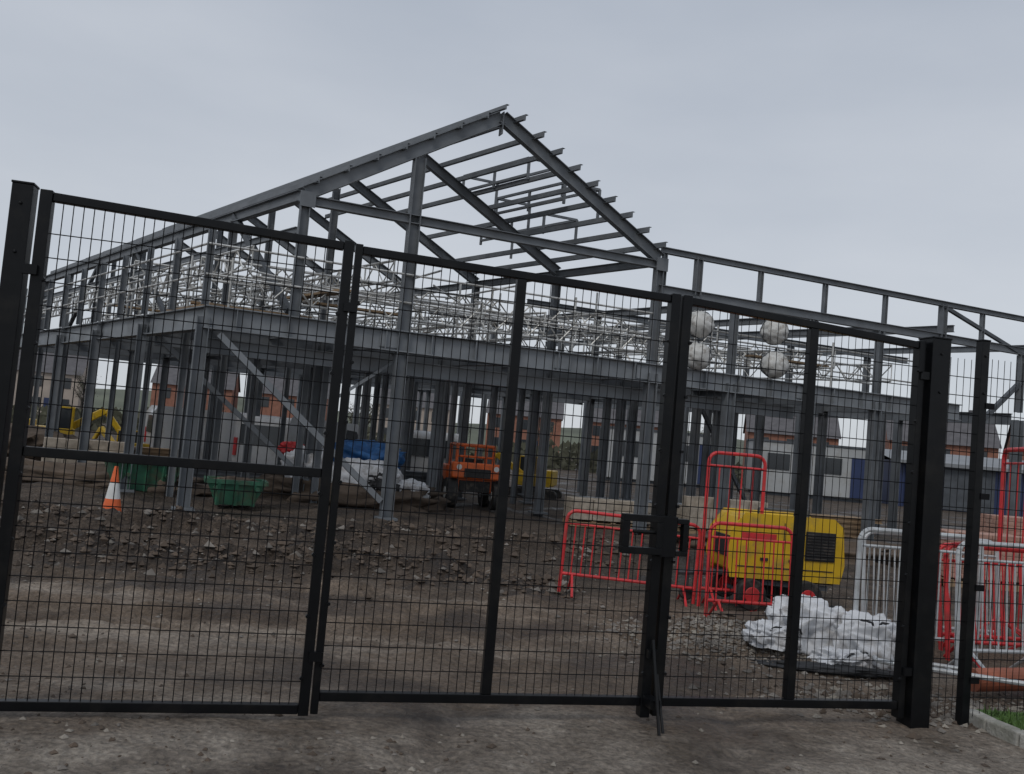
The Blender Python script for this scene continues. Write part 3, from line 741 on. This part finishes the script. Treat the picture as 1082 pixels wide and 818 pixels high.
for i in range(22):
    a=math.radians(-38+80*(i+rt.random())/22); R=rt.uniform(90,118)
    tree(R*math.sin(a),R*math.cos(a),rt.uniform(4,7.5)*(.7 if a<.3 else 1))
b.obj('tree_line',[M_bark,M_leaf])
b=B()
for i in range(6000):
    a=math.radians(rt.uniform(-42,42));R=rt.uniform(56,62);h=rt.random()**1.5*1.4*(.6+.6*noise.noise(Vector((a*9,0,0)))+.2)
    x,y=R*math.sin(a),R*math.cos(a);s_=rt.uniform(.1,.35)
    b.add([(x-s_,y,h),(x+s_,y+rt.uniform(-.2,.2),h+rt.uniform(-.1,.1)),(x+rt.uniform(-.1,.1),y,h+s_*1.3)],[(0,1,2)])
b.obj('hedge',[M_leaf])

# ---------------------------------------------------------------- light & sky
w=bpy.data.worlds.new('World'); S.world=w; w.use_nodes=True; nt=w.node_tree;N=nt.nodes;L=nt.links
EL,AZ=math.radians(48),math.radians(205)
out=N['World Output'];bg=N['Background']
sky=N.new('ShaderNodeTexSky');sky.sky_type='NISHITA';sky.sun_disc=False;sky.sun_elevation=EL;sky.sun_rotation=AZ
L.new(sky.outputs[0],bg.inputs[0]);bg.inputs[1].default_value=.08
bg2=N.new('ShaderNodeBackground')
tc=N.new('ShaderNodeTexCoord');mp=N.new('ShaderNodeMapping');mp.inputs['Scale'].default_value=(1,1,3.2);L.new(tc.outputs['Generated'],mp.inputs[0])
n=N.new('ShaderNodeTexNoise');n.inputs['Scale'].default_value=1.6;n.inputs['Detail'].default_value=5;n.inputs['Roughness'].default_value=.5;L.new(mp.outputs[0],n.inputs['Vector'])
r=N.new('ShaderNodeValToRGB');r.color_ramp.elements[0].position=.3;r.color_ramp.elements[1].position=.72
r.color_ramp.elements[0].color=(.47,.515,.585,1);r.color_ramp.elements[1].color=(.61,.645,.70,1);L.new(n.outputs['Fac'],r.inputs['Fac'])
sp=N.new('ShaderNodeSeparateXYZ');L.new(tc.outputs['Generated'],sp.inputs[0])
r2=N.new('ShaderNodeValToRGB');r2.color_ramp.elements[0].position=0.0;r2.color_ramp.elements[1].position=.45
r2.color_ramp.elements[0].color=(1.12,1.10,1.07,1);r2.color_ramp.elements[1].color=(.92,.93,.95,1);L.new(sp.outputs['Z'],r2.inputs['Fac'])
mx=N.new('ShaderNodeMix');mx.data_type='RGBA';mx.blend_type='MULTIPLY';mx.inputs[0].default_value=1;L.new(r.outputs[0],mx.inputs[6]);L.new(r2.outputs[0],mx.inputs[7])
L.new(mx.outputs[2],bg2.inputs[0])
ms=N.new('ShaderNodeMixShader');ms.inputs[0].default_value=.88;L.new(bg.outputs[0],ms.inputs[1]);L.new(bg2.outputs[0],ms.inputs[2]);L.new(ms.outputs[0],out.inputs[0])
sd=bpy.data.lights.new('sun','SUN');sd.energy=.9;sd.angle=math.radians(18);sd.color=(1,.96,.90)
so=bpy.data.objects.new('sun',sd);S.collection.objects.link(so)
dv=Vector((math.sin(AZ)*math.cos(EL),math.cos(AZ)*math.cos(EL),math.sin(EL)))
so.rotation_euler=dv.to_track_quat('Z','Y').to_euler()

# ---------------------------------------------------------------- camera
cd=bpy.data.cameras.new('camera');cam=bpy.data.objects.new('camera',cd);S.collection.objects.link(cam);S.camera=cam
cd.sensor_width=36;cd.lens=36*950/1082;cd.clip_end=3000;cd.clip_start=.05
th=math.radians(3.37);ro=math.radians(5)
fwd=Vector((0,math.cos(th),math.sin(th)));up=Vector((0,-math.sin(th),math.cos(th)));rt_=Vector((1,0,0))
up2=up*math.cos(ro)-rt_*math.sin(ro); r3=rt_*math.cos(ro)+up*math.sin(ro)
Mx=Matrix((r3,up2,-fwd)).transposed().to_4x4();Mx.translation=Vector((0,0,1.6));cam.matrix_world=Mx
